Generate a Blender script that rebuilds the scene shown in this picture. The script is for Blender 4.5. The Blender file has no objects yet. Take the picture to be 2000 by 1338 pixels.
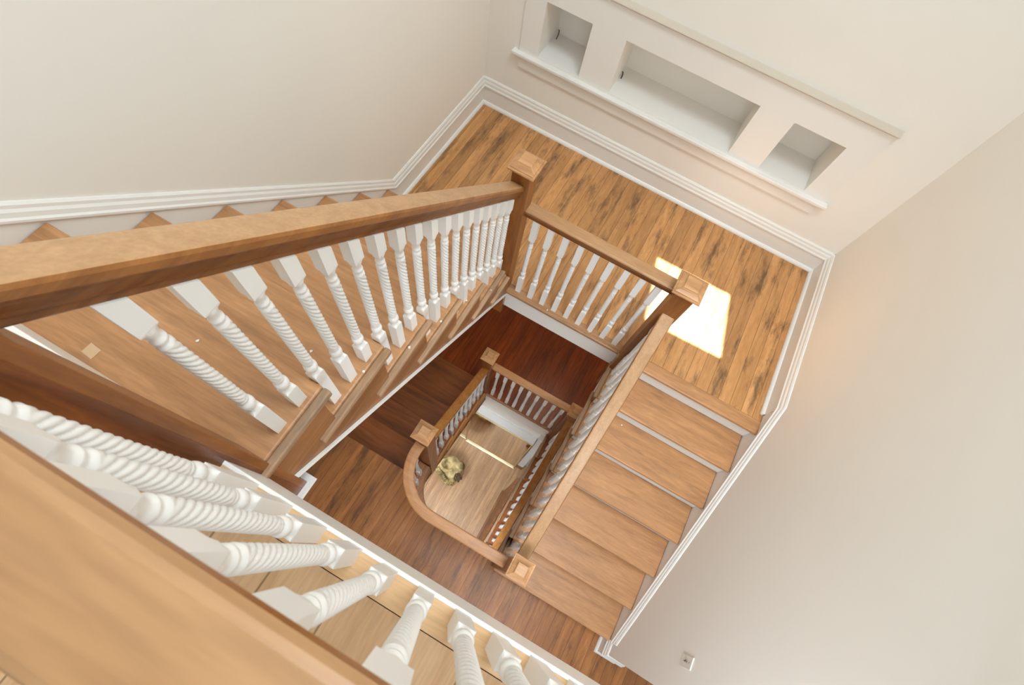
import bpy, bmesh, math, random
from mathutils import Vector, Matrix
from mathutils.geometry import tessellate_polygon

random.seed(7)
S = bpy.context.scene
COL = S.collection

# ------------------------------------------------------------------ camera
cd = bpy.data.cameras.new('camera')
cam = bpy.data.objects.new('camera', cd)
COL.objects.link(cam)
RX, DN, FW = Vector((.868, .482, .121)), Vector((.489, -.785, -.381)), Vector((-.089, .390, -.917))
FW.normalize()
RX = (RX - FW * RX.dot(FW)).normalized()
UP = RX.cross(FW).normalized()
cam.matrix_world = Matrix(((RX.x, UP.x, -FW.x, 0), (RX.y, UP.y, -FW.y, 0), (RX.z, UP.z, -FW.z, 2.99), (0, 0, 0, 1)))
cd.sensor_width = 36
cd.lens = 17.375
cd.clip_start = .02
cd.dof.use_dof = True
cd.dof.focus_distance = 3.0
cd.dof.aperture_fstop = 9
S.camera = cam

# ------------------------------------------------------------------ light
S.view_settings.view_transform = 'Standard'
S.view_settings.look = 'None'
S.view_settings.gamma = 1
S.view_settings.use_curve_mapping = False
S.view_settings.exposure = 0.05
W = bpy.data.worlds.new('daylight')
S.world = W
W.use_nodes = True
W.node_tree.nodes['Background'].inputs[0].default_value = (.85, .975, 1.07, 1)
W.node_tree.nodes['Background'].inputs[1].default_value = .75
S.cycles.max_bounces = 10
S.cycles.diffuse_bounces = 6


def lamp(name, kind, loc, energy, direction, color=(1, .96, .9), **kw):
    d = bpy.data.lights.new(name, kind)
    d.energy = energy
    d.color = color
    for k, v in kw.items():
        setattr(d, k, v)
    o = bpy.data.objects.new(name, d)
    COL.objects.link(o)
    o.location = loc
    o.rotation_euler = Vector(direction).to_track_quat('-Z', 'Y').to_euler()
    return o


SUN = Vector((-.03, .25, -1.0))
DAY = (.85, .975, 1.07)
lamp('sun', 'SUN', (1, -3, 8), 34, SUN, (.79, .93, 1.14), angle=.006)
lamp('skylight_daylight', 'AREA', (.5, .8, 5.9), 104, (-.14, .0, -1), DAY, shape='RECTANGLE', size=1.2, size_y=1.6)
lamp('right_flight_fill', 'AREA', (1.0, -.05, 4.6), 7, (-.02, .28, -1), DAY, shape='RECTANGLE', size=.7, size_y=.5, spread=1.0)  # fill added over the well to lift the right flight's risers
lamp('lower_hall_fill', 'AREA', (.9, -1.0, 1.45), 34, (-.1, .25, -1), (.9, .96, 1.0), size=.8)  # unseen lamp, added to set the brightness of the hall floor
lamp('lower_landing_fill', 'AREA', (.2, 2.4, -.35), 5, (0, -.2, -1), (1, .86, .68), size=.4)  # lamp added below the upper landing to lighten the lower one
lamp('entry_hall_fill', 'AREA', (-.4, -.5, -1.75), 39, (0, .12, -1), (.86, .96, 1.05), size=.9, spread=2.1)  # unseen lamp added to brighten the ground floor

# ------------------------------------------------------------------ materials
def nodes(name):
    m = bpy.data.materials.new(name)
    m.use_nodes = True
    nt = m.node_tree
    return m, nt, nt.nodes['Principled BSDF']


def mk(nt, t, **kw):
    n = nt.nodes.new(t)
    for k, v in kw.items():
        if k.startswith('i_'):
            n.inputs[int(k[2:])].default_value = v
        else:
            setattr(n, k, v)
    return n


def math_(nt, op, a, b=None):
    n = mk(nt, 'ShaderNodeMath', operation=op)
    for i, v in enumerate((a, b)):
        if v is None:
            continue
        if isinstance(v, (int, float)):
            n.inputs[i].default_value = v
        else:
            nt.links.new(v, n.inputs[i])
    return n.outputs[0]


def mix(nt, fac, a, b, blend='MIX'):
    n = mk(nt, 'ShaderNodeMix', data_type='RGBA', blend_type=blend)
    for s, v in ((n.inputs[0], fac), (n.inputs[6], a), (n.inputs[7], b)):
        if isinstance(v, (int, float)):
            s.default_value = v
        elif isinstance(v, tuple):
            s.default_value = v
        else:
            nt.links.new(v, s)
    return n.outputs[2]


def srgb(r, g, b):
    f = lambda c: (c / 255 / 12.92) if c / 255 < .04045 else ((c / 255 + .055) / 1.055) ** 2.4
    return (f(r), f(g), f(b), 1)


def paint(name, col, rough=.5, var=.03):
    m, nt, p = nodes(name)
    tc = mk(nt, 'ShaderNodeTexCoord')
    n = mk(nt, 'ShaderNodeTexNoise')
    n.inputs['Scale'].default_value = 3
    nt.links.new(tc.outputs['Object'], n.inputs['Vector'])
    d = tuple(c * (1 - var * 2) for c in col[:3]) + (1,)
    nt.links.new(mix(nt, n.outputs[0], col, d), p.inputs['Base Color'])
    p.inputs['Roughness'].default_value = rough
    return m


def wood(name, c1, c2, axis='Y', plank=0, pax='X', rough=.42, stain=0, staincol=(60, 42, 28), gscale=1.0, gap=.02, pvar=.16, spec=.4):
    """c1 light, c2 dark grain; axis = grain direction; plank = board width across pax"""
    m, nt, p = nodes(name)
    L = nt.links.new
    tc = mk(nt, 'ShaderNodeTexCoord')
    sep = mk(nt, 'ShaderNodeSeparateXYZ')
    L(tc.outputs['Object'], sep.inputs[0])
    ax = {'X': 0, 'Y': 1, 'Z': 2}
    rnd = None
    if plank:
        q = math_(nt, 'DIVIDE', sep.outputs[ax[pax]], plank)
        idx = math_(nt, 'FLOOR', q)
        wn = mk(nt, 'ShaderNodeTexWhiteNoise', noise_dimensions='1D')
        L(idx, wn.inputs['W'])
        rnd = wn.outputs['Value']
        fr = math_(nt, 'FRACT', q)
        pp = math_(nt, 'PINGPONG', fr, .5)
        gapf = math_(nt, 'LESS_THAN', pp, gap)
    along = 1.6 * gscale
    across = 16 * gscale
    comb = mk(nt, 'ShaderNodeCombineXYZ')
    for i, k in enumerate('XYZ'):
        v = math_(nt, 'MULTIPLY', sep.outputs[i], along if k == axis else across)
        if k == axis and rnd is not None:
            v = math_(nt, 'ADD', v, math_(nt, 'MULTIPLY', rnd, 37.0))
        L(v, comb.inputs[i])
    g = mk(nt, 'ShaderNodeTexNoise')
    g.inputs['Scale'].default_value = 1
    g.inputs['Detail'].default_value = 5
    g.inputs['Roughness'].default_value = .6
    g.inputs['Distortion'].default_value = 1.2
    L(comb.outputs[0], g.inputs['Vector'])
    ramp = mk(nt, 'ShaderNodeValToRGB')
    ramp.color_ramp.elements[0].position = .28
    ramp.color_ramp.elements[0].color = srgb(*c2)
    ramp.color_ramp.elements[1].position = .66
    ramp.color_ramp.elements[1].color = srgb(*c1)
    L(g.outputs[0], ramp.inputs[0])
    col = ramp.outputs[0]
    # fine pore lines
    fine = mk(nt, 'ShaderNodeTexNoise')
    fine.inputs['Scale'].default_value = 9
    fine.inputs['Detail'].default_value = 2
    L(comb.outputs[0], fine.inputs['Vector'])
    fr2 = mk(nt, 'ShaderNodeMapRange')
    fr2.inputs[1].default_value = .35
    fr2.inputs[2].default_value = .65
    fr2.inputs[3].default_value = .9
    fr2.inputs[4].default_value = 1.04
    L(fine.outputs[0], fr2.inputs[0])
    col = mix(nt, 1.0, col, fr2.outputs[0], 'MULTIPLY')
    if rnd is not None:
        mr = mk(nt, 'ShaderNodeMapRange')
        mr.inputs[3].default_value = 1 - pvar
        mr.inputs[4].default_value = 1 + pvar
        L(rnd, mr.inputs[0])
        col = mix(nt, 1.0, col, mr.outputs[0], 'MULTIPLY')
    if stain:
        st = mk(nt, 'ShaderNodeTexNoise')
        st.inputs['Scale'].default_value = 1
        st.inputs['Detail'].default_value = 6
        st.inputs['Roughness'].default_value = .7
        cb = mk(nt, 'ShaderNodeCombineXYZ')
        for i, k in enumerate('XYZ'):
            v = math_(nt, 'MULTIPLY', sep.outputs[i], 2.4 if k == axis else 11.0)
            L(v, cb.inputs[i])
        L(cb.outputs[0], st.inputs['Vector'])
        sr = mk(nt, 'ShaderNodeMapRange')
        sr.inputs[1].default_value = .51
        sr.inputs[2].default_value = .66
        sr.inputs[3].default_value = 0
        sr.inputs[4].default_value = stain
        L(st.outputs[0], sr.inputs[0])
        col = mix(nt, sr.outputs[0], col, srgb(*staincol))
    if plank:
        col = mix(nt, math_(nt, 'MULTIPLY', gapf, .75), col, tuple(c * .3 for c in srgb(*c2)[:3]) + (1,))
    L(col, p.inputs['Base Color'])
    p.inputs['Roughness'].default_value = rough
    p.inputs['Specular IOR Level'].default_value = spec
    return m


M = {}
M['wall'] = paint('wall_paint', srgb(240, 236, 228), .7, .012)
M['trim'] = paint('trim_paint', srgb(237, 235, 230), .4, .012)
M['baluster'] = paint('baluster_gloss_paint', srgb(240, 238, 234), .32, .008)
M['riser'] = paint('riser_paint', srgb(234, 235, 232), .45, .02)
M['landing'] = wood('landing_pine', (206, 152, 98), (176, 124, 74), 'Y', .083, 'X', .38, .75, (74, 58, 44))
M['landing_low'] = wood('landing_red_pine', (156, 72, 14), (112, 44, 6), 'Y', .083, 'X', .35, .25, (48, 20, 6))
M['hall'] = wood('hall_pine', (174, 114, 62), (136, 84, 42), 'Y', .083, 'X', .36, .6, (58, 40, 30))
M['ground'] = wood('ground_oak', (208, 168, 126), (182, 138, 96), 'Y', .057, 'X', .35, .25, (110, 72, 42), pvar=.12)
M['ply'] = wood('new_pine_board', (210, 170, 128), (194, 150, 106), 'Y', .145, 'X', .5, 0, gap=.015, pvar=.05)
M['plyedge'] = wood('new_pine_edge', (230, 188, 140), (208, 164, 116), 'X', 0, 'X', .5)
M['tread'] = wood('tread_pine', (198, 146, 100), (168, 120, 78), 'X', 0, 'X', .4, .28, (108, 80, 62))
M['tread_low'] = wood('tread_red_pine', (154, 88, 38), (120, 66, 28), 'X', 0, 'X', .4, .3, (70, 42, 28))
M['nosing'] = wood('nosing_worn', (190, 152, 118), (150, 114, 82), 'Y', 0, 'X', .55, .6, (120, 104, 86))
M['nosing_x'] = wood('nosing_worn_x', (186, 140, 98), (142, 100, 64), 'X', 0, 'X', .5, .6, (86, 68, 54))
M['stringer'] = wood('stringer_pine', (164, 112, 68), (130, 84, 46), 'Y', 0, 'X', .42, .3, (90, 62, 42))
M['rail_y'] = wood('rail_worn_y', (190, 148, 106), (172, 130, 90), 'Y', 0, 'X', .38, .3, (160, 118, 80), spec=.45)
M['rail_x'] = wood('rail_worn_x', (184, 140, 98), (166, 122, 80), 'X', 0, 'X', .38, .3, (160, 118, 80), spec=.45)
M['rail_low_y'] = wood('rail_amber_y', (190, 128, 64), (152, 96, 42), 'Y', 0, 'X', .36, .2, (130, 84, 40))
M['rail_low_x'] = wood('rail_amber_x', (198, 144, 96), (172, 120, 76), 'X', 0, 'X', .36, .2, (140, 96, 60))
M['mould_y'] = wood('rail_moulding_y', (140, 88, 42), (104, 58, 22), 'Y', 0, 'X', .3)
M['mould_x'] = wood('rail_moulding_x', (140, 88, 42), (104, 58, 22), 'X', 0, 'X', .3)
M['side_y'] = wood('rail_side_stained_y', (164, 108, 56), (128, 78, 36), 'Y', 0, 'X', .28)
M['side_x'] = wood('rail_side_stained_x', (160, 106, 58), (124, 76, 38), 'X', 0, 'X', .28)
M['post'] = wood('newel_stained', (156, 98, 48), (112, 64, 28), 'Z', 0, 'X', .28)
M['post_dark'] = wood('newel_dark_stained', (142, 80, 34), (80, 38, 12), 'Z', 0, 'X', .25)
M['cap'] = wood('newel_cap_worn', (206, 156, 108), (160, 110, 68), 'X', 0, 'X', .38)
M['panel'] = wood('panel_wood', (150, 98, 54), (110, 66, 32), 'Z', .1, 'Y', .4)


def simple(name, col, rough=.5, metal=0):
    m, nt, p = nodes(name)
    p.inputs['Base Color'].default_value = col
    p.inputs['Roughness'].default_value = rough
    p.inputs['Metallic'].default_value = metal
    return m


M['crown_trim'] = paint('crown_trim_paint', srgb(204, 192, 176), .8, .02)  # crown tone, darker than the other trim
M['tape'] = simple('clear_tape', srgb(206, 172, 136), .25)
M['rail_near_shaded'] = wood('rail_worn_near_shaded', (176, 134, 92), (158, 114, 74), 'X', 0, 'X', .38, .3, (140, 100, 66), spec=.45)  # worn rail wood, darkened to stand for weaker light on the near rail
M['brass'] = simple('polished_brass', srgb(232, 220, 178), .3, 1)
M['mirror'] = simple('mirror_glass', srgb(226, 214, 196), .03, 1)
M['plate'] = simple('switch_plastic', srgb(226, 221, 212), .35)
M['metal'] = simple('screw_metal', srgb(120, 118, 112), .35, 1)
M['cable'] = simple('cable_brown', srgb(120, 84, 50), .6)
M['dark'] = simple('cable_dark', srgb(62, 50, 42), .6)
M['chip'] = simple('paint_fleck', srgb(236, 228, 214), .6)

m, nt, p = nodes('weathered_stone')
tc = mk(nt, 'ShaderNodeTexCoord')
n1 = mk(nt, 'ShaderNodeTexNoise')
n1.inputs['Scale'].default_value = 9
n1.inputs['Detail'].default_value = 6
nt.links.new(tc.outputs['Object'], n1.inputs['Vector'])
rp = mk(nt, 'ShaderNodeValToRGB')
rp.color_ramp.elements[0].position = .34
rp.color_ramp.elements[0].color = srgb(112, 92, 52)
rp.color_ramp.elements[1].position = .6
rp.color_ramp.elements[1].color = srgb(224, 202, 144)
nt.links.new(n1.outputs[0], rp.inputs[0])
nt.links.new(rp.outputs[0], p.inputs['Base Color'])
p.inputs['Roughness'].default_value = .8
M['stone'] = m
M['stone_dark'] = simple('stone_dark', srgb(92, 72, 48), .85)


# ------------------------------------------------------------------ mesh builder
class MB:
    def __init__(s):
        s.v, s.f, s.sm = [], [], []

    def add(s, vs, fs, smooth=False):
        o = len(s.v)
        s.v += [tuple(v) for v in vs]
        s.f += [tuple(i + o for i in f) for f in fs]
        s.sm += [smooth] * len(fs)
        return s

    def box(s, x0, x1, y0, y1, z0, z1):
        x0, x1 = sorted((x0, x1)); y0, y1 = sorted((y0, y1)); z0, z1 = sorted((z0, z1))
        v = [(x, y, z) for z in (z0, z1) for y in (y0, y1) for x in (x0, x1)]
        return s.add(v, [(0, 2, 3, 1), (4, 5, 7, 6), (0, 1, 5, 4), (2, 6, 7, 3), (0, 4, 6, 2), (1, 3, 7, 5)])

    def bbox(s, x0, x1, y0, y1, z0, z1, b=.004, seg=2):
        """box with rounded edges"""
        bm = bmesh.new()
        bmesh.ops.create_cube(bm, size=1)
        for v in bm.verts:
            v.co = Vector(((x0 + x1) / 2 + v.co.x * abs(x1 - x0), (y0 + y1) / 2 + v.co.y * abs(y1 - y0), (z0 + z1) / 2 + v.co.z * abs(z1 - z0)))
        bmesh.ops.bevel(bm, geom=bm.edges[:], offset=b, segments=seg, affect='EDGES', profile=.5)
        bm.verts.index_update()
        s.add([v.co for v in bm.verts], [[v.index for v in f.verts] for f in bm.faces])
        bm.free()
        return s

    def prism(s, pts, axis, a, b):
        """polygon (2-D) extruded along axis from a to b. axis X: pts=(y,z); Y: (x,z); Z: (x,y)"""
        def P(p, t):
            return {'X': (t, p[0], p[1]), 'Y': (p[0], t, p[1]), 'Z': (p[0], p[1], t)}[axis]
        n = len(pts)
        ar = sum(pts[i][0] * pts[(i + 1) % n][1] - pts[(i + 1) % n][0] * pts[i][1] for i in range(n))
        if (ar < 0) != (axis == 'Y'):
            pts = pts[::-1]
        if a > b:
            a, b = b, a
        q = []
        for p_ in pts:
            if not q or (abs(p_[0] - q[-1][0]) + abs(p_[1] - q[-1][1])) > 1e-6:
                q.append(p_)
        pts, n = q, len(q)
        tri = tessellate_polygon([[Vector((u, v, 0)) for u, v in pts]])
        vs = [P(q, a) for q in pts] + [P(q, b) for q in pts]
        fs = [tuple(t) for t in tri] + [tuple(i + n for i in t) for t in tri] + [(i, (i + 1) % n, n + (i + 1) % n, n + i) for i in range(n)]
        return s.add(vs, fs)

    def sweep(s, path, prof, closed=True, smooth=False, lat=None):
        """profile (u sideways, v up) along a path, kept upright; lat fixes the sideways direction"""
        n, k = len(path), len(prof)
        vs = []
        for i, p in enumerate(path):
            p = Vector(p)
            a = Vector(path[max(i - 1, 0)])
            b = Vector(path[min(i + 1, n - 1)])
            d1 = (p - a).to_2d() if i else (b - p).to_2d()
            d2 = (b - p).to_2d() if i < n - 1 else d1
            if lat is None:
                d1 = d1.normalized(); d2 = d2.normalized()
                t = (d1 + d2).normalized()
                l = Vector((t.y, -t.x, 0))
                l = l / max(.3, l.to_2d().dot(Vector((d1.y, -d1.x))))
            else:
                l = Vector(lat)
            for u, v in prof:
                vs.append(p + l * u + Vector((0, 0, v)))
        fs = []
        for i in range(n - 1):
            for j in range(k if closed else k - 1):
                a, b = i * k + j, i * k + (j + 1) % k
                fs.append((a, b, b + k, a + k))
        if closed:
            fs.append(tuple(range(k))[::-1])
            fs.append(tuple((n - 1) * k + j for j in range(k)))
        return s.add(vs, fs, smooth)

    def build(s, name, mat, parent=None, sharp=True, bevel=0):
        me = bpy.data.meshes.new(name)
        o = None
        off = Vector((0, 0, 0))
        q = parent
        while q is not None:
            off += q.location
            q = q.parent
        me.from_pydata([Vector(v) - off for v in s.v], [], s.f)
        me.polygons.foreach_set('use_smooth', s.sm)
        bm = bmesh.new()
        bm.from_mesh(me)
        bmesh.ops.recalc_face_normals(bm, faces=bm.faces[:])
        bm.to_mesh(me)
        bm.free()
        me.update()
        me.materials.append(M[mat] if isinstance(mat, str) else mat)
        o = bpy.data.objects.new(name, me)
        COL.objects.link(o)
        o.parent = parent
        if bevel:
            md = o.modifiers.new('edge', 'BEVEL')
            md.width = bevel
            md.segments = 2
            md.limit_method = 'ANGLE'
            md.angle_limit = .6
        return o


def tag(o, label, cat, group=None, kind=None):
    o['label'] = label
    o['category'] = cat
    if group:
        o['group'] = group
    if kind:
        o['kind'] = kind
    return o


def thing(name, loc, label, cat, group=None, kind=None):
    o = bpy.data.objects.new(name, None)
    COL.objects.link(o)
    o.location = loc
    o.empty_display_size = .1
    return tag(o, label, cat, group, kind)


def struct(mb, name, mat, label, cat, bevel=0):
    return tag(mb.build(name, mat, bevel=bevel), label, cat, kind='structure')


# ------------------------------------------------------------------ levels
TOP, HALL, LOW, GND = 1.828, -1.33, -2.43, -4.90
XL, XR, YB = -1.548, 1.405, 3.03
N = lambda x, z: (x * 1.0083, 2.99 - (2.99 - z) * 1.0083)   # wall plane correction for the niches

# floors ---------------------------------------------------------------
f = MB().prism([(-3.2, -4.2), (3, -4.2), (3, 1.62), (-3.2, 1.62)], 'Z', GND - .2, GND)
struct(f, 'floor', 'ground', 'ground floor of narrow light oak strips at the bottom of the stairwell', 'floor')

arc = [(-.19 + .268 * math.cos(a), .43 + .268 * math.sin(a)) for a in [math.pi * (1.5 - .5 * i / 14) for i in range(15)]]
hall = [(XL, -3.6), (3, -3.6), (3, -.045), (XR, -.045), (XR, .06), (.355, .06), (.355, .162), (-.19, .162)] + arc[1:] + \
       [(-.458, .468), (-.56, .468), (-.56, .34), (XL, .34)]
f = MB().prism(hall, 'Z', HALL - .25, HALL)
struct(f, 'floor', 'hall', 'second storey hall floor of dark brown pine boards around the well opening', 'floor')

fl = MB().prism([(XL, 1.6), (-.5, 1.6), (-.5, 1.6), (.36, 1.6), (.36, 1.56), (XR, 1.56), (XR, YB), (XL, YB)], 'Z', LOW - .03, LOW)
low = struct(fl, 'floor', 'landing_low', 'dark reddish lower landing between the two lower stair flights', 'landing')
MB().bbox(-.47, .38, 1.585, 1.612, LOW - .03, LOW + .001, .008).build('nosing', 'nosing_x', low)
MB().box(XL, XR, 1.612, YB, LOW - .36, LOW - .03).build('underside', 'trim', low)

fl = MB().prism([(XL, 1.668), (-.517, 1.668), (-.517, 1.615), (.36, 1.615), (.36, 1.65), (XR, 1.65), (XR, YB), (XL, YB)], 'Z', -.03, 0)
lan = struct(fl, 'floor', 'landing', 'upper landing of worn honey pine boards with dark stains and a patch of sun', 'landing')
MB().bbox(-.517, .368, 1.585, 1.66, -.028, .0015, .007).build('nosing', 'nosing_x', lan)
MB().bbox(.36, XR, 1.556, 1.652, -.03, .001, .008).build('edge_board', 'tread', lan)
MB().box(XL, XR, 1.63, YB, -.24, -.03).build('underside', 'trim', lan)

fl = MB().prism([(XL, -3.6), (3, -3.6), (3, -.157), (XL, -.157)], 'Z', TOP - .27, TOP)
top = struct(fl, 'floor', 'ply', 'top floor of new pale pine boards behind the near balusters', 'floor')
MB().box(-.6, XR, -.155, -.093, TOP - .02, TOP).build('edge_board', 'plyedge', top)
MB().box(XL, -.6, -.155, -.125, TOP - .02, TOP).build('edge_board', 'plyedge', top)
MB().box(XL, XR, -.155, -.094, TOP - .27, TOP - .02).build('edge_joist', 'trim', top)

# walls ---------------------------------------------------------------
struct(MB().box(XL - .12, XL, -3.6, YB, GND, 6.0), 'wall_left', 'wall', 'off-white wall beside the upper left flight of stairs', 'wall')
struct(MB().box(XR, XR + .14, -.045, YB, GND, 6.0), 'wall_right', 'wall', 'off-white wall on the right beside the descending treads', 'wall')
# back wall with three niche openings
n1, n2, n3 = (N(-1.127, 0)[0], N(-.803, 0)[0]), (N(-.568, 0)[0], N(.338, 0)[0]), (N(.56, 0)[0], N(.893, 0)[0])
nz0, nz1 = N(0, .612)[1], N(0, .992)[1]
b = MB()
b.box(XL - .12, XR + .14, YB, YB + .36, GND, nz0).box(XL - .12, XR + .14, YB, YB + .36, nz1, 6.0)
for x0, x1 in ((XL - .12, n1[0]), (n1[1], n2[0]), (n2[1], n3[0]), (n3[1], XR + .14)):
    b.box(x0, x1, YB, YB + .36, nz0, nz1)
struct(b, 'wall_back', 'wall', 'off-white end wall above the landing with recessed niches', 'wall')
struct(MB().box(-1.5, 1.4, 1.6, 1.62, LOW - .6, LOW - .33).box(-3.2, 3, 1.62, 1.72, GND, LOW - .36), 'wall_rear', 'wall', 'white wall at the bottom of the well behind the mirrored doors', 'wall')
# ceiling with the skylight opening that lets the sun onto the landing
H4 = 6.0
dx, dy = -SUN.x * H4, -SUN.y * H4
hole = [(.308 + dx, 2.442 + dy), (.889 + dx, 2.448 + dy), (.996 + dx, 1.935 + dy), (.421 + dx, 1.917 + dy)]
ceil = MB()
o4 = [(XL, YB), (4.2, YB), (4.2, -6.5), (XL, -6.5)]
vs = [(x, y, H4) for x, y in o4 + hole] + [(x, y, H4 + .02) for x, y in o4 + hole]
fs = []
for i in range(4):
    j = (i + 1) % 4
    fs += [(i, j, 4 + j, 4 + i), (8 + i, 12 + i, 12 + j, 8 + j), (4 + i, 4 + j, 12 + j, 12 + i), (i, 8 + i, 8 + j, j)]
ceil.add(vs, fs)
struct(ceil, 'ceiling', 'wall', 'white ceiling high above the stairwell with a skylight opening', 'ceiling')

# baseboards ------------------------------------------------------------
BP = [(0, .0), (.018, .0), (.018, .158), (0, .158)]
CAPP = [(0, .152), (.024, .152), (.027, .158), (.027, .168), (.021, .176), (.019, .196), (.013, .208), (.012, .222), (.006, .232), (0, .232)]
SHOE = [(0, 0), (.036, 0), (.034, .012), (.027, .022), (.018, .027), (0, .027)]


def baseboard(path, lat, name, label, extra=None):
    e = thing(name, path[0], label, 'baseboard', kind='structure')
    MB().sweep(path, BP, lat=lat).build('board', 'trim', e)
    MB().sweep(path, CAPP, lat=lat).build('cap_moulding', 'trim', e)
    MB().sweep(path, SHOE, lat=lat).build('shoe_moulding', 'trim', e)
    return e


baseboard([(XL, YB, 0), (XR, YB, 0)], (0, -1, 0), 'baseboard_back', 'white baseboard along the end wall under the niches')
# left: landing run, then a skirt climbing with the stairs
e = baseboard([(XL, YB, 0), (XL, 1.79, 0)], (1, 0, 0), 'baseboard_left', 'white baseboard turning up the stairs along the left wall')
kl = .905
MB().sweep([(XL, 1.79, 0), (XL, -.2, kl * 1.99)], CAPP, lat=(1, 0, 0)).build('stair_moulding', 'trim', e)
MB().prism([(1.79, .16), (-.2, .16 + kl * 1.99), (-.2, kl * 1.99 - .5), (1.3, -.02), (1.79, -.02)], 'X', XL, XL + .018).build('stair_skirt', 'trim', e)
# right
e = baseboard([(XR, YB, 0), (XR, 1.70, 0)], (-1, 0, 0), 'baseboard_right', 'white baseboard turning down the stairs along the right wall')
kr = .745
MB().sweep([(XR, 1.70, 0), (XR, .035, -kr * 1.665)], CAPP, lat=(-1, 0, 0)).build('stair_moulding', 'trim', e)
MB().prism([(1.70, .16), (1.70, -.3), (.035, -1.33), (.035, .16 - kr * 1.665)], 'X', XR - .012, XR).build('stair_skirt', 'trim', e)
# base return at the foot of the right wall
e = thing('baseboard_front', (XR, -.03, HALL), 'short white baseboard wrapping the wall end at the foot of the stairs', 'baseboard', kind='structure')
for pr, nm in ((BP, 'board'), (CAPP, 'cap_moulding'), (SHOE, 'shoe_moulding')):
    MB().sweep([(XR, .05, HALL), (XR, -.045, HALL), (XR + .14, -.045, HALL)], pr).build(nm, 'trim', e)
    
# fascia boards -----------------------------------------------------------
struct(MB().bbox(-.517, XR, -.093, -.083, TOP - .27, TOP + .002, .002), 'trim_1', 'trim', 'white fascia board edging the top floor under the near balusters', 'trim')
t2 = struct(MB().bbox(XL, -.615, -.124, -.079, TOP - .21, TOP + .003, .003), 'trim_2', 'trim', 'white strip at the head of the stairs on the far left', 'trim')
q = MB()
bm = bmesh.new()
bmesh.ops.create_cone(bm, cap_ends=True, segments=16, radius1=.0055, radius2=.0045, depth=.002)
for v in bm.verts:
    v.co += Vector((-.985, -.092, TOP + .004))
bm.verts.index_update()
q.add([v.co for v in bm.verts], [[v.index for v in f_.verts] for f_ in bm.faces])
bm.free()
q.build('screw', 'metal', t2)
struct(MB().box(-.517, .368, 1.603, 1.628, -.235, -.026), 'trim_3', 'trim', 'white fascia under the balusters of the upper landing', 'trim')
t = struct(MB().box(-.47, .39, 1.603, 1.612, LOW - .36, LOW - .026), 'trim_4', 'wall', 'white fascia under the balusters of the lower landing', 'trim')

# ------------------------------------------------------------------ stair flights
def flight(label, fd, nos, r, run, xw, xo, mats, zbot, stringer, top_riser=None, group=None, clamp=None):
    """nos: list of (y front, z top), from the top down; fd = direction the nosings face (+1 is +Y).
    xw wall side, xo outer (open) side."""
    sg = 1 if xo > xw else -1
    y0, z0 = nos[len(nos) // 2]
    st = thing('stair_flight', ((xw + xo) / 2, nos[-1][0], zbot), label, 'stairs', group)
    tm, rm, nm, sm = mats
    for k, (y, z) in enumerate(nos):
        yb = y - fd * (run + .035)
        MB().bbox(xw, xo - sg * .027, min(y, yb), max(y, yb), z - .03, z, .009, 3).build('tread', tm, st)
        ext = y - fd * (run + .115)
        if clamp is not None:
            y = min(y, clamp) if fd > 0 else max(y, clamp)
        MB().bbox(xo - sg * .027, xo, min(y, ext), max(y, ext), z - .028, z + .001, .006, 2).build('return_nosing', nm, st)
        y = nos[k][0]
        yr = y - fd * .032
        MB().box(xw, xo - sg * .035, yr, yr - fd * .018, z - r, z - .03).build('riser', rm, st)
    if top_riser:
        y, z = top_riser
        MB().box(xw, xo - sg * .035, y - fd * .032, y - fd * .05, z - r, z - .03).build('riser', rm, st)
    # sawtooth stringer
    ys, zs, ye, ze, depth = stringer
    pts = []
    for k, (y, z) in enumerate(nos):
        yr = y - fd * .034
        pts.append((yr - fd * run, z - .031))
        pts.append((yr, z - .031))
    y, z = nos[-1]
    pts.append((y - fd * .034, z - r))
    pts.append((ye, ze))
    pts.append((ys, zs))
    MB().prism(pts, 'X', xo - sg * .045, xo - sg * .017).build('stringer', sm, st)
    # white bead and plaster soffit below it
    MB().prism([(ys, zs), (ye, ze), (ye, ze - .022), (ys, zs - .022)], 'X', xo - sg * .06, xo - sg * .008).build('bead_trim', 'trim' if zbot > LOW + .1 or zbot == HALL else sm, st)
    MB().prism([(ys, zs - .005), (ye, ze - .005), (ye, ze - .02), (ys, zs - .02)], 'X', xw, xo - sg * .06).build('soffit', 'trim', st)
    return st


RL, RR, RUN = .2285, .19, .2534
NL = [(1.71 - RUN * (i - 1), RL * i) for i in range(7, 0, -1)]
flight('upper left flight of honey pine treads descending along the left wall', 1, NL, RL, RUN, XL + .02, -.498,
       ('tread', 'riser', 'nosing', 'stringer'), 0, (-.05, 1.365, 1.66, -.105, 0), clamp=1.565)
NR = [(1.558 - RUN * i, -RR * i) for i in range(1, 7)]
flight('upper right flight of pine treads with white risers beside the right wall', -1, NR, RR, RUN, XR - .013, .362,
       ('tread', 'riser', 'nosing', 'stringer'), HALL, (1.6, -.24, .10, -1.33, 0), (1.558, 0), clamp=.158)
RLL, RUNL = .1833, .2616
NLL = [(1.648 - RUNL * (i - 1), LOW + RLL * i) for i in range(5, 0, -1)]
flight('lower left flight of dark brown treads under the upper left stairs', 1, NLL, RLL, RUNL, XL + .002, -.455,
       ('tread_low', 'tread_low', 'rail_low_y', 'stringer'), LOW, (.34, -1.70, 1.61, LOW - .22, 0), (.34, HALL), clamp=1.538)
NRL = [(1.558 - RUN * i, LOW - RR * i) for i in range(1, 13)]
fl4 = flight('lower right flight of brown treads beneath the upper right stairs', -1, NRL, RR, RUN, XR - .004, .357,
             ('tread_low', 'tread_low', 'nosing', 'stringer'), GND, (1.55, LOW - .42, -1.46, GND, 0), (1.558, LOW))
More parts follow.
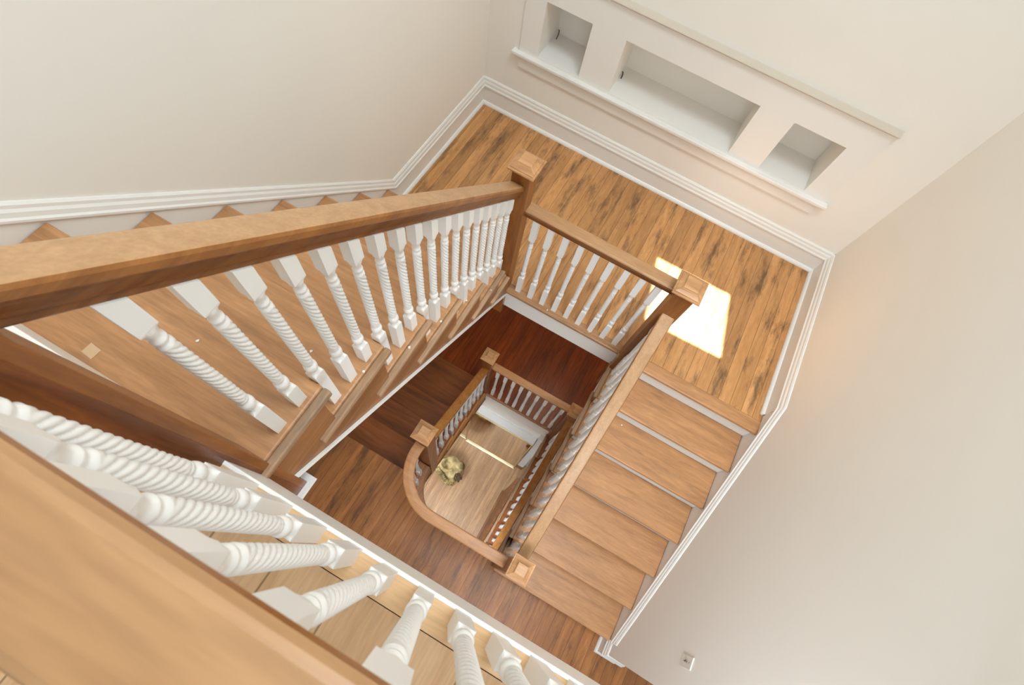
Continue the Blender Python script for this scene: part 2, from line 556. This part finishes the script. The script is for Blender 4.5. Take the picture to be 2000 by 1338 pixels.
MB().prism([(1.1, LOW - .78), (1.1, GND), (-1.35, GND), (-1.35, GND + .05)], 'X', .33, .36).build('panel', 'panel', fl4)
MB().box(.30, .33, -1.35, 1.1, GND, GND + .09).build('base_moulding', 'stringer', fl4)

# ------------------------------------------------------------------ balusters
def sect(r, square, n=24):
    out = []
    for i in range(n):
        a = 2 * math.pi * i / n + math.pi / 4
        c, s_ = math.cos(a), math.sin(a)
        k = 1 / max(abs(c), abs(s_)) if square else 1
        out.append((r * k * c, r * k * s_))
    return out


_cache = {}


def baluster_mesh(zb, zs, zt, sx, sy, hi=True):
    """zb top of lower block, zs start of upper block, zt top; sx,sy slope of the cut"""
    key = (round(zb, 3), round(zs, 3), round(zt, 3), sx, sy, hi)
    if key in _cache:
        return _cache[key]
    h = .0178
    rows = []          # (z, r, square, twist, smooth)
    L = zs - zb
    rows += [(0, h, 1, 0), (zb - .004, h, 1, 0), (zb, h * .97, 1, 0), (zb + .008, .0158, 0, 0), (zb + .016, .0128, 0, 0), (zb + .021, .0128, 0, 0),
             (zb + .026, .0155, 0, 0), (zb + .034, .0178, 0, 0), (zb + .044, .0186, 0, 0), (zb + .053, .0176, 0, 0), (zb + .060, .0150, 0, 0), (zb + .064, .0128, 0, 0),
             (zb + .070, .0128, 0, 0), (zb + .074, .0148, 0, 0), (zb + .080, .0148, 0, 0), (zb + .084, .0132, 0, 0)]
    a, b = zb + .088, zs - .066
    dz = .0035 if hi else .0055
    n = int((b - a) / dz)
    for i in range(n + 1):
        z = a + (b - a) * i / n
        e = min(1, (z - a) / .02, (b - z) / .02)
        rows.append((z, .0152, 0, max(0, e)))
    rows += [(zs - .060, .0125, 0, 0), (zs - .055, .0118, 0, 0), (zs - .049, .0142, 0, 0), (zs - .043, .0142, 0, 0), (zs - .039, .0122, 0, 0), (zs - .030, .0122, 0, 0),
             (zs - .020, .0142, 0, 0), (zs - .010, .0170, 0, 0), (zs, h * .97, 1, 0), (zs + .004, h, 1, 0), (zt, h, 1, 0)]
    N_ = 48 if hi else 24
    vs, fs, sm = [], [], []
    for i, (z, r, sq, tw) in enumerate(rows):
        last = i == len(rows) - 1
        for j, (x, y) in enumerate(sect(r, sq, N_)):
            if tw > 0:
                th = math.atan2(y, x)
                k = 1 - tw * .22 * (1 - abs(math.sin(3 * (th + 2 * math.pi * z / .128)))) ** 1.9
                x, y = x * k, y * k
            vs.append((x, y, z + (x * sx + y * sy if last else 0)))
    for i in range(len(rows) - 1):
        q = rows[i][2] and rows[i + 1][2]
        for j in range(N_):
            fs.append((i * N_ + j, i * N_ + (j + 1) % N_, (i + 1) * N_ + (j + 1) % N_, (i + 1) * N_ + j))
            sm.append(not q and rows[i][2] == rows[i + 1][2])
    fs.append(tuple(range(N_))[::-1]); sm.append(False)
    fs.append(tuple((len(rows) - 1) * N_ + j for j in range(N_))); sm.append(False)
    me = bpy.data.meshes.new('baluster')
    me.from_pydata(vs, [], fs)
    me.polygons.foreach_set('use_smooth', sm)
    me.materials.append(M['baluster'])
    me.update()
    _cache[key] = me
    return me


def baluster(parent, x, y, zf, zb, zs, zt, sx=0, sy=0, rot=0, hi=True):
    o = bpy.data.objects.new('baluster', baluster_mesh(zb - zf, zs - zf, zt - zf, sx, sy, hi))
    COL.objects.link(o)
    o.parent = parent
    o.location = Vector((x, y, zf)) - parent.location
    o.rotation_euler.z = rot
    return o


def rail(parent, path, w, k, mats):
    """k: vertical stretch for a sloping rail"""
    h = w / 2
    top = [(-h + .004, -.026 * k), (-h, -.021 * k), (-h, -.008 * k), (-h + .004, -.002 * k), (-h + .010, 0), (0, .0012), (h - .010, 0), (h - .004, -.002 * k), (h, -.008 * k), (h, -.021 * k), (h - .004, -.026 * k)]
    bot = [(-.020, -.070 * k), (-.023, -.066 * k), (-.023, -.056 * k), (-.027, -.052 * k), (-.029, -.044 * k), (-h + .006, -.032 * k), (-h + .006, -.025 * k),
           (h - .006, -.025 * k), (h - .006, -.032 * k), (.029, -.044 * k), (.027, -.052 * k), (.023, -.056 * k), (.023, -.066 * k), (.020, -.070 * k)]
    o = MB().sweep(path, top).build('handrail', mats[0], parent)
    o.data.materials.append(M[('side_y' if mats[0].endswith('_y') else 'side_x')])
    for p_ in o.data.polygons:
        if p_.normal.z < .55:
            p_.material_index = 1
    MB().sweep(path, bot).build('moulding', mats[1], o)
    return o


def balustrade(loc, label):
    return thing('balustrade', loc, label, 'balustrade')


# top floor, nearest the camera
b = balustrade((0, -.11, TOP), 'nearest balustrade on the top floor, its wide worn rail filling the bottom left corner')
rail(b, [(-.52, -.111, 2.69), (XR, -.111, 2.69)], .078, 1, ('rail_near_shaded', 'mould_x'))
for k in range(-6, 15):
    baluster(b, .0955 + .0885 * k, -.1055, TOP, TOP + .20, TOP + .695, 2.622)
# upper left flight
b = balustrade((-.571, .8, .9), 'longest balustrade sloping down the upper left flight to the landing post')
zl = lambda y: 1.07 + .895 * (1.568 - y)
rail(b, [(-.571, -.055, zl(-.055)), (-.571, 1.572, zl(1.572))], .078, 1.34, ('rail_y', 'mould_y'))
for (y, z) in NL:
    for d in (.064, .149, .234):
        yy = y - d
        if -.03 < yy < 1.66 and not 1.53 < yy:
            baluster(b, -.562, yy, z, zl(yy) - .655, zl(yy) - .185, zl(yy) - .091, 0, -.895)
# upper landing
b = balustrade((-.07, 1.645, 0), 'level balustrade on the upper landing between two newel posts')
rail(b, [(-.52, 1.645, .86), (.37, 1.645, .86)], .076, 1, ('rail_x', 'mould_x'))
for k in range(9):
    baluster(b, -.444 + .0935 * k, 1.64, 0, .185, .605, .792)
# upper right flight
b = balustrade((.42, .85, -.6), 'balustrade sloping down the upper right flight, seen edge-on from above')
zr = lambda y: .712 - .69 * (1.553 - y)
rail(b, [(.4245, 1.557, zr(1.557)), (.4245, .15, zr(.15))], .077, 1.25, ('rail_y', 'mould_y'))
for (y, z) in NR:
    for d in (.047, .134, .219):
        yy = y + d
        if .17 < yy < 1.54:
            baluster(b, .418 + .015 * (1.3 - yy), yy, z, zr(yy) - .60, zr(yy) - .175, zr(yy) - .085, 0, .69)
# hall, curved around the well
b = balustrade((-.1, .109, HALL), 'curved balustrade sweeping around the well opening on the second storey')
zc = HALL + .86
cpath = [(.385, .109, zc), (-.19, .109, zc)] + [(-.19 + .321 * math.cos(a), .43 + .321 * math.sin(a), zc) for a in [math.pi * (1.5 - .5 * i / 20) for i in range(1, 21)]] + [(-.509, .472, zc)]
rail(b, cpath, .0755, 1, ('rail_low_x', 'mould_x'))
for k in range(6):
    baluster(b, .30 - .0885 * k, .112, HALL, HALL + .185, HALL + .605, zc - .068, hi=False)
for a in (255, 238, 221, 204, 189):
    a = math.radians(a)
    baluster(b, -.19 + .318 * math.cos(a), .43 + .318 * math.sin(a), HALL, HALL + .185, HALL + .605, zc - .068, rot=a, hi=False)
# lower left flight
b = balustrade((-.515, 1.0, -1.9), 'short amber railed balustrade sloping down from the curved rail to the lower landing')
z4 = lambda y: -.86 - .72 * (y - .64)
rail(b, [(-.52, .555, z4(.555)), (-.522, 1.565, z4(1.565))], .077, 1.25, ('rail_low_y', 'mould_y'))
for (y, z) in NLL:
    for d in (.05, .137, .224):
        yy = y - d
        if .59 < yy < 1.53:
            baluster(b, -.512, yy, z, z4(yy) - .60, z4(yy) - .175, z4(yy) - .085, 0, -.72, hi=False)
# lower landing
b = balustrade((-.05, 1.63, LOW), 'level balustrade on the lower landing above the white ledge')
rail(b, [(-.475, 1.63, LOW + .86), (.39, 1.63, LOW + .86)], .076, 1, ('rail_low_x', 'mould_x'))
for k in range(9):
    baluster(b, -.41 + .0925 * k, 1.63, LOW, LOW + .185, LOW + .605, LOW + .792, hi=False)
# lower right flight
b = balustrade((.42, .6, -3), 'balustrade of the lower right flight disappearing beneath the curved rail')
z5 = lambda y: -1.72 - .80 * (1.53 - y)
rail(b, [(.447, 1.565, z5(1.565)), (.447, -.9, z5(-.9))], .077, 1.25, ('rail_low_y', 'mould_y'))
for (y, z) in NRL[:8]:
    for d in (.047, .134, .219):
        yy = y + d
        if yy < 1.53:
            baluster(b, .44, yy, z, z5(yy) - .60, z5(yy) - .175, z5(yy) - .085, 0, .78, hi=False)

# ------------------------------------------------------------------ newel posts
def newel(x, y, z0, zc, label, mat='post', hw=.048, chw=.068):
    e = thing('newel_post', (x, y, z0), label, 'newel post', 'square newel posts of the staircase')
    MB().bbox(x - hw, x + hw, y - hw, y + hw, z0, zc, .003).build('post', mat, e)
    c = MB()
    def ring(h, z):
        return [(x - h, y - h, z), (x + h, y - h, z), (x + h, y + h, z), (x - h, y + h, z)]
    prof = [(hw + .001, zc - .020), (hw + .006, zc - .016), (hw + .010, zc - .006), (chw - .004, zc), (chw, zc + .003), (chw, zc + .010), (chw - .004, zc + .014), (chw - .009, zc + .014), (chw - .010, zc + .019),
            (chw - .018, zc + .023), (chw - .027, zc + .029), (chw - .034, zc + .037), (chw - .036, zc + .043), (chw - .039, zc + .045)]
    vs = []
    for h, z in prof:
        vs += ring(h, z)
    fs = []
    for i in range(len(prof) - 1):
        for j in range(4):
            fs.append((4 * i + j, 4 * i + (j + 1) % 4, 4 * i + 4 + (j + 1) % 4, 4 * i + 4 + j))
    fs.append(tuple(range(4))[::-1])
    fs.append(tuple(4 * (len(prof) - 1) + j for j in range(4)))
    c.add(vs, fs)
    c.build('cap', 'cap', e)
    return e


n0 = newel(-.563, -.1005, 1.215, 2.98, 'dark brown newel post nearest the camera at the head of the upper left flight', 'post_dark', hw=.05)
MB().box(-.63, -.498, -.16, -.028, 1.19, 1.215).build('base_trim', 'riser', n0)
MB().bbox(-.52, -.5125, -.0735, -.0505, 1.215, 2.96, .003, 3).build('corner_bead', 'post', n0)
newel(-.562, 1.618, -.31, 1.155, 'tall newel post at the foot of the upper left rail, by the upper landing', hw=.05, chw=.072)
newel(.42, 1.604, -.54, .935, 'newel post in front of the sun patch on the upper landing', hw=.052, chw=.075)
newel(.425, .105, HALL, -.085, 'newel post at the foot of the upper right flight where the curved rail ends', 'post')
newel(-.497, .522, -1.75, -.285, 'newel post at the far end of the curved rail above the statue')
newel(-.522, 1.59, -2.78, -1.295, 'left newel post of the lower landing, in the dark behind the white ledge', 'post')
newel(.432, 1.607, -2.85, -1.50, 'right newel post of the lower landing, partly behind the upper right balusters')

# ------------------------------------------------------------------ wall niche surround
def nb(x0, x1, z0, z1, d0, d1):
    a, c = N(x0, z0), N(x1, z1)
    return (a[0], c[0], YB - d1, YB - d0, a[1], c[1])


e = thing('niche_surround', (0, YB, .58), 'white wooden surround framing three recessed niches in the end wall', 'wall niche')
fr = MB()
D = .016
for x0, x1, z0, z1 in ((-1.27, -1.127, .595, 1.17), (1.045, .893, .595, 1.17), (-.803, -.568, .612, .992), (.338, .56, .612, .992), (-1.127, .893, .992, 1.17), (-1.127, .893, .585, .612)):
    fr.box(*nb(min(x0, x1), max(x0, x1), z0, z1, 0, D))
fr.build('frame', 'trim', e)
MB().bbox(*nb(-1.315, 1.078, .572, .598, 0, .05), .006).build('sill', 'trim', e)
ap = MB()
a0, a1 = N(-1.262, .45), N(1.03, .572)
ap.sweep([(a0[0], YB, a1[1]), (a1[0], YB, a1[1])], [(0, 0), (.034, 0), (.030, -.012), (.032, -.016), (.022, -.030), (.018, -.036), (.018, -.095), (.012, -.112), (0, -.118)], lat=(0, -1, 0))
ap.build('apron', 'trim', e)
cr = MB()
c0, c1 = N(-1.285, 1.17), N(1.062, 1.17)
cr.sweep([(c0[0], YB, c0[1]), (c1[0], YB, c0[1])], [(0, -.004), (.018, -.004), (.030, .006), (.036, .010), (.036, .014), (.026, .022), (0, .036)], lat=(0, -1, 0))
cr.build('crown', 'crown_trim', e)
for x0, x1 in (n1, n2, n3):
    q = MB()
    q.box(x0 - .01, x1 + .01, YB + .30, YB + .31, nz0 - .01, nz1 + .01)
    q.build('niche_back', 'wall', e)
    MB().box(x0, x1, YB - .014, YB + .30, nz0 - .008, nz0 + .001).build('niche_shelf', 'trim', e)
for (x, y, z, lab, mt, ln) in ((-1.122, YB + .285, nz0 + .035, 'short brown cable end poking from the back corner of the left niche', 'cable', .035),
                               (-.568, YB + .21, nz0 + .02, 'tiny dark wire end at the left edge of the wide middle niche', 'dark', .035)):
    s = MB()
    pth = [(x + .4 * ln * math.sin(i * .5), y - .012 * i, z - .004 * i * i + .01 * i) for i in range(6)]
    for i in range(6):
        p0 = Vector(pth[i])
        s.v += [tuple(p0 + Vector((.004 * math.cos(t), .001 * math.sin(t), .004 * math.sin(t)))) for t in [2 * math.pi * j / 8 for j in range(8)]]
    for i in range(5):
        for j in range(8):
            s.f.append((i * 8 + j, i * 8 + (j + 1) % 8, i * 8 + 8 + (j + 1) % 8, i * 8 + 8 + j)); s.sm.append(True)
    s.f += [tuple(range(8)), tuple(40 + j for j in range(8))]; s.sm += [False, False]
    tag(s.build('cable_end', mt), lab, 'cable')

# ------------------------------------------------------------------ light switch on the right wall
e = thing('light_switch', (XR, .14, .05), 'small white switch plate low on the right wall near the bottom edge', 'light switch')
MB().bbox(XR - .007, XR, .107, .173, -.012, .112, .003).build('plate', 'plate', e)
MB().bbox(XR - .016, XR - .007, .136, .145, .044, .062, .002).build('toggle', 'metal', e)
for zz in (.02, .083):
    MB().bbox(XR - .0085, XR - .007, .137, .143, zz - .003, zz + .003, .0008).build('screw', 'metal', e)

# ------------------------------------------------------------------ bottom of the well: ledge, mirrored doors, statue
struct(MB().bbox(-.58, .305, 1.502, 1.602, GND + 1.885, GND + 1.91, .004).box(-.57, .30, 1.585, 1.603, GND + 1.91, GND + 1.94), 'trim_5', 'trim', 'white ledge above the brass framed mirror', 'ledge')
struct(MB().box(.315, .41, 1.54, 1.62, GND + .16, LOW - .36), 'trim_6', 'trim', 'white upright strip right of the brass framed mirror', 'trim')
struct(MB().box(.31, .415, 1.53, 1.62, GND, GND + .16), 'trim_7', 'panel', 'brown plinth block under the white strip by the mirror', 'trim')


def mirror(x0, x1, y, label):
    e = thing('mirror_door', ((x0 + x1) / 2, y, GND), label, 'mirror door')
    z0, z1 = GND + .004, GND + 1.88
    MB().box(x0 + .015, x1 - .015, y, y + .012, z0 + .03, z1 - .015).build('mirror_glass', 'mirror', e)
    MB().bbox(x0, x1, y - .020, y + .014, z0, z0 + .020, .004).build('bottom_rail', 'brass', e)
    MB().bbox(x0, x1, y - .014, y + .014, z1 - .018, z1, .003).build('top_rail', 'brass', e)
    for a in (x0, x1 - .016):
        MB().bbox(a, a + .016, y - .010, y + .014, z0 + .035, z1 - .016, .003).build('stile', 'brass', e)
    return e


mirror(-.575, .30, 1.50, 'brass framed mirror door under the white ledge at the bottom of the well')
mirror(-1.46, -.585, 1.525, 'second brass framed mirror door, mostly hidden behind the left stringer')

# statue: crouching figure with a folded wing, head resting at the front
def blob(bm, c, r, rot=(0, 0, 0), sub=3):
    g = bmesh.ops.create_icosphere(bm, subdivisions=sub, radius=1)
    mtx = Matrix.Translation(c) @ Matrix.Rotation(rot[2], 4, 'Z') @ Matrix.Rotation(rot[1], 4, 'Y') @ Matrix.Rotation(rot[0], 4, 'X') @ Matrix.Diagonal((*r, 1))
    bmesh.ops.transform(bm, matrix=mtx, verts=g['verts'])


def bm_obj(bm, name, mat, parent, vox=.012, disp=0):
    me = bpy.data.meshes.new(name)
    bm.to_mesh(me)
    bm.free()
    for p_ in me.polygons:
        p_.use_smooth = True
    me.materials.append(M[mat])
    o = bpy.data.objects.new(name, me)
    COL.objects.link(o)
    o.parent = parent
    if vox:
        md = o.modifiers.new('join', 'REMESH')
        md.mode = 'VOXEL'
        md.voxel_size = vox
        md.use_smooth_shade = True
        s2 = o.modifiers.new('soften', 'SMOOTH')
        s2.iterations = 1
    if disp:
        tx = bpy.data.textures.new(name + '_carving', 'CLOUDS')
        tx.noise_scale = .045
        d = o.modifiers.new('carving', 'DISPLACE')
        d.texture = tx
        d.strength = disp
    return o


e = thing('statue', (-.54, .95, GND), 'weathered ochre stone statue of a crouching figure on the ground floor', 'statue')
bm = bmesh.new()
blob(bm, (.06, .03, .20), (.15, .14, .20))                    # crouched haunches
blob(bm, (-.03, .10, .30), (.13, .09, .13), (0, 0, .3))       # rounded back
blob(bm, (.10, .10, .27), (.09, .085, .15), (0, 0, -.4))      # other shoulder
blob(bm, (-.12, .05, .28), (.06, .10, .16))
for i in range(17):                                           # arm curled around a hollow
    a = math.radians(150 + i * 12)
    blob(bm, (-.055 + .10 * math.cos(a), .02 + .085 * math.sin(a), .40 - .0015 * i), (.026, .026, .05), sub=2)
blob(bm, (.02, -.06, .25), (.12, .06, .12), (0, 0, -.35))     # lap
blob(bm, (.13, -.06, .20), (.07, .07, .15))
blob(bm, (.10, -.13, .13), (.08, .06, .11))
bm_obj(bm, 'body', 'stone', e, .008, .012)
bm = bmesh.new()                                              # folded wing along the front left
for i in range(11):
    t_ = i / 10
    blob(bm, (-.17 + .27 * t_, -.07 - .10 * math.sin(t_ * 1.6), .27 - .10 * t_), (.016, .05, .12), (0, .25, -.55 + .35 * t_), 2)
for i in range(9):
    t_ = i / 8
    blob(bm, (-.19 + .015 * t_, .14 - .19 * t_, .34 - .05 * t_), (.03, .013, .05), (0, 0, .15), 2)
bm_obj(bm, 'wing', 'stone', e, .008, .012)
bm = bmesh.new()                                              # bowed head
blob(bm, (.17, -.055, .36), (.052, .055, .056))
bm_obj(bm, 'head', 'stone', e, .009, .008)
bm = bmesh.new()
random.seed(3)
for i in range(40):
    th, ph = random.uniform(0, 6.28), random.uniform(.0, 1.35)
    blob(bm, (.176 + .055 * math.cos(th) * math.sin(ph), -.058 + .058 * math.sin(th) * math.sin(ph), .362 + .058 * math.cos(ph)), (.016, .016, .014), sub=2)
bm_obj(bm, 'curls', 'stone_dark', e, .005)
bm = bmesh.new()
blob(bm, (.02, -.03, .035), (.19, .15, .05))
bm_obj(bm, 'base', 'stone', e, .011, .015)

# ------------------------------------------------------------------ paint flecks left on the woodwork
for (x, y, z) in ((-.53, .33, 1.372), (-.515, .55, 1.144), (-.53, .80, .915), (-.54, 1.06, .687), (-.51, 1.3, .458), (-.72, .3, 1.372), (-.9, .12, 1.6), (-.66, .05, 1.6),
                  (-.2, 1.61, .002), (.12, 1.62, .002), (-1.48, 2.93, .002), (.62, 1.22, -.19), (-.545, -.06, 1.83)):
    a = random.uniform(0, 3)
    q = MB()
    pts = [(x + .006 * math.cos(t + a) * random.uniform(.4, 1.3), y + .006 * math.sin(t + a) * random.uniform(.4, 1.3)) for t in (0, 1.3, 2.6, 3.9, 5.1)]
    q.prism(pts, 'Z', z, z + .002)
    tag(q.build('paint_fleck', 'chip'), 'tiny pale paint fleck lying on the stair woodwork', 'paint fleck', 'paint flecks on the stairs')

q = MB().prism([(-1.11 + .02 * c, -.046 + .018 * d) for c, d in ((-1, -.8), (.9, -1), (1, .8), (-.9, 1))], 'Z', 1.6, 1.6008)
tag(q.build('tape_patch', 'tape'), 'small pale square of tape stuck on the topmost tread of the upper left flight', 'tape')
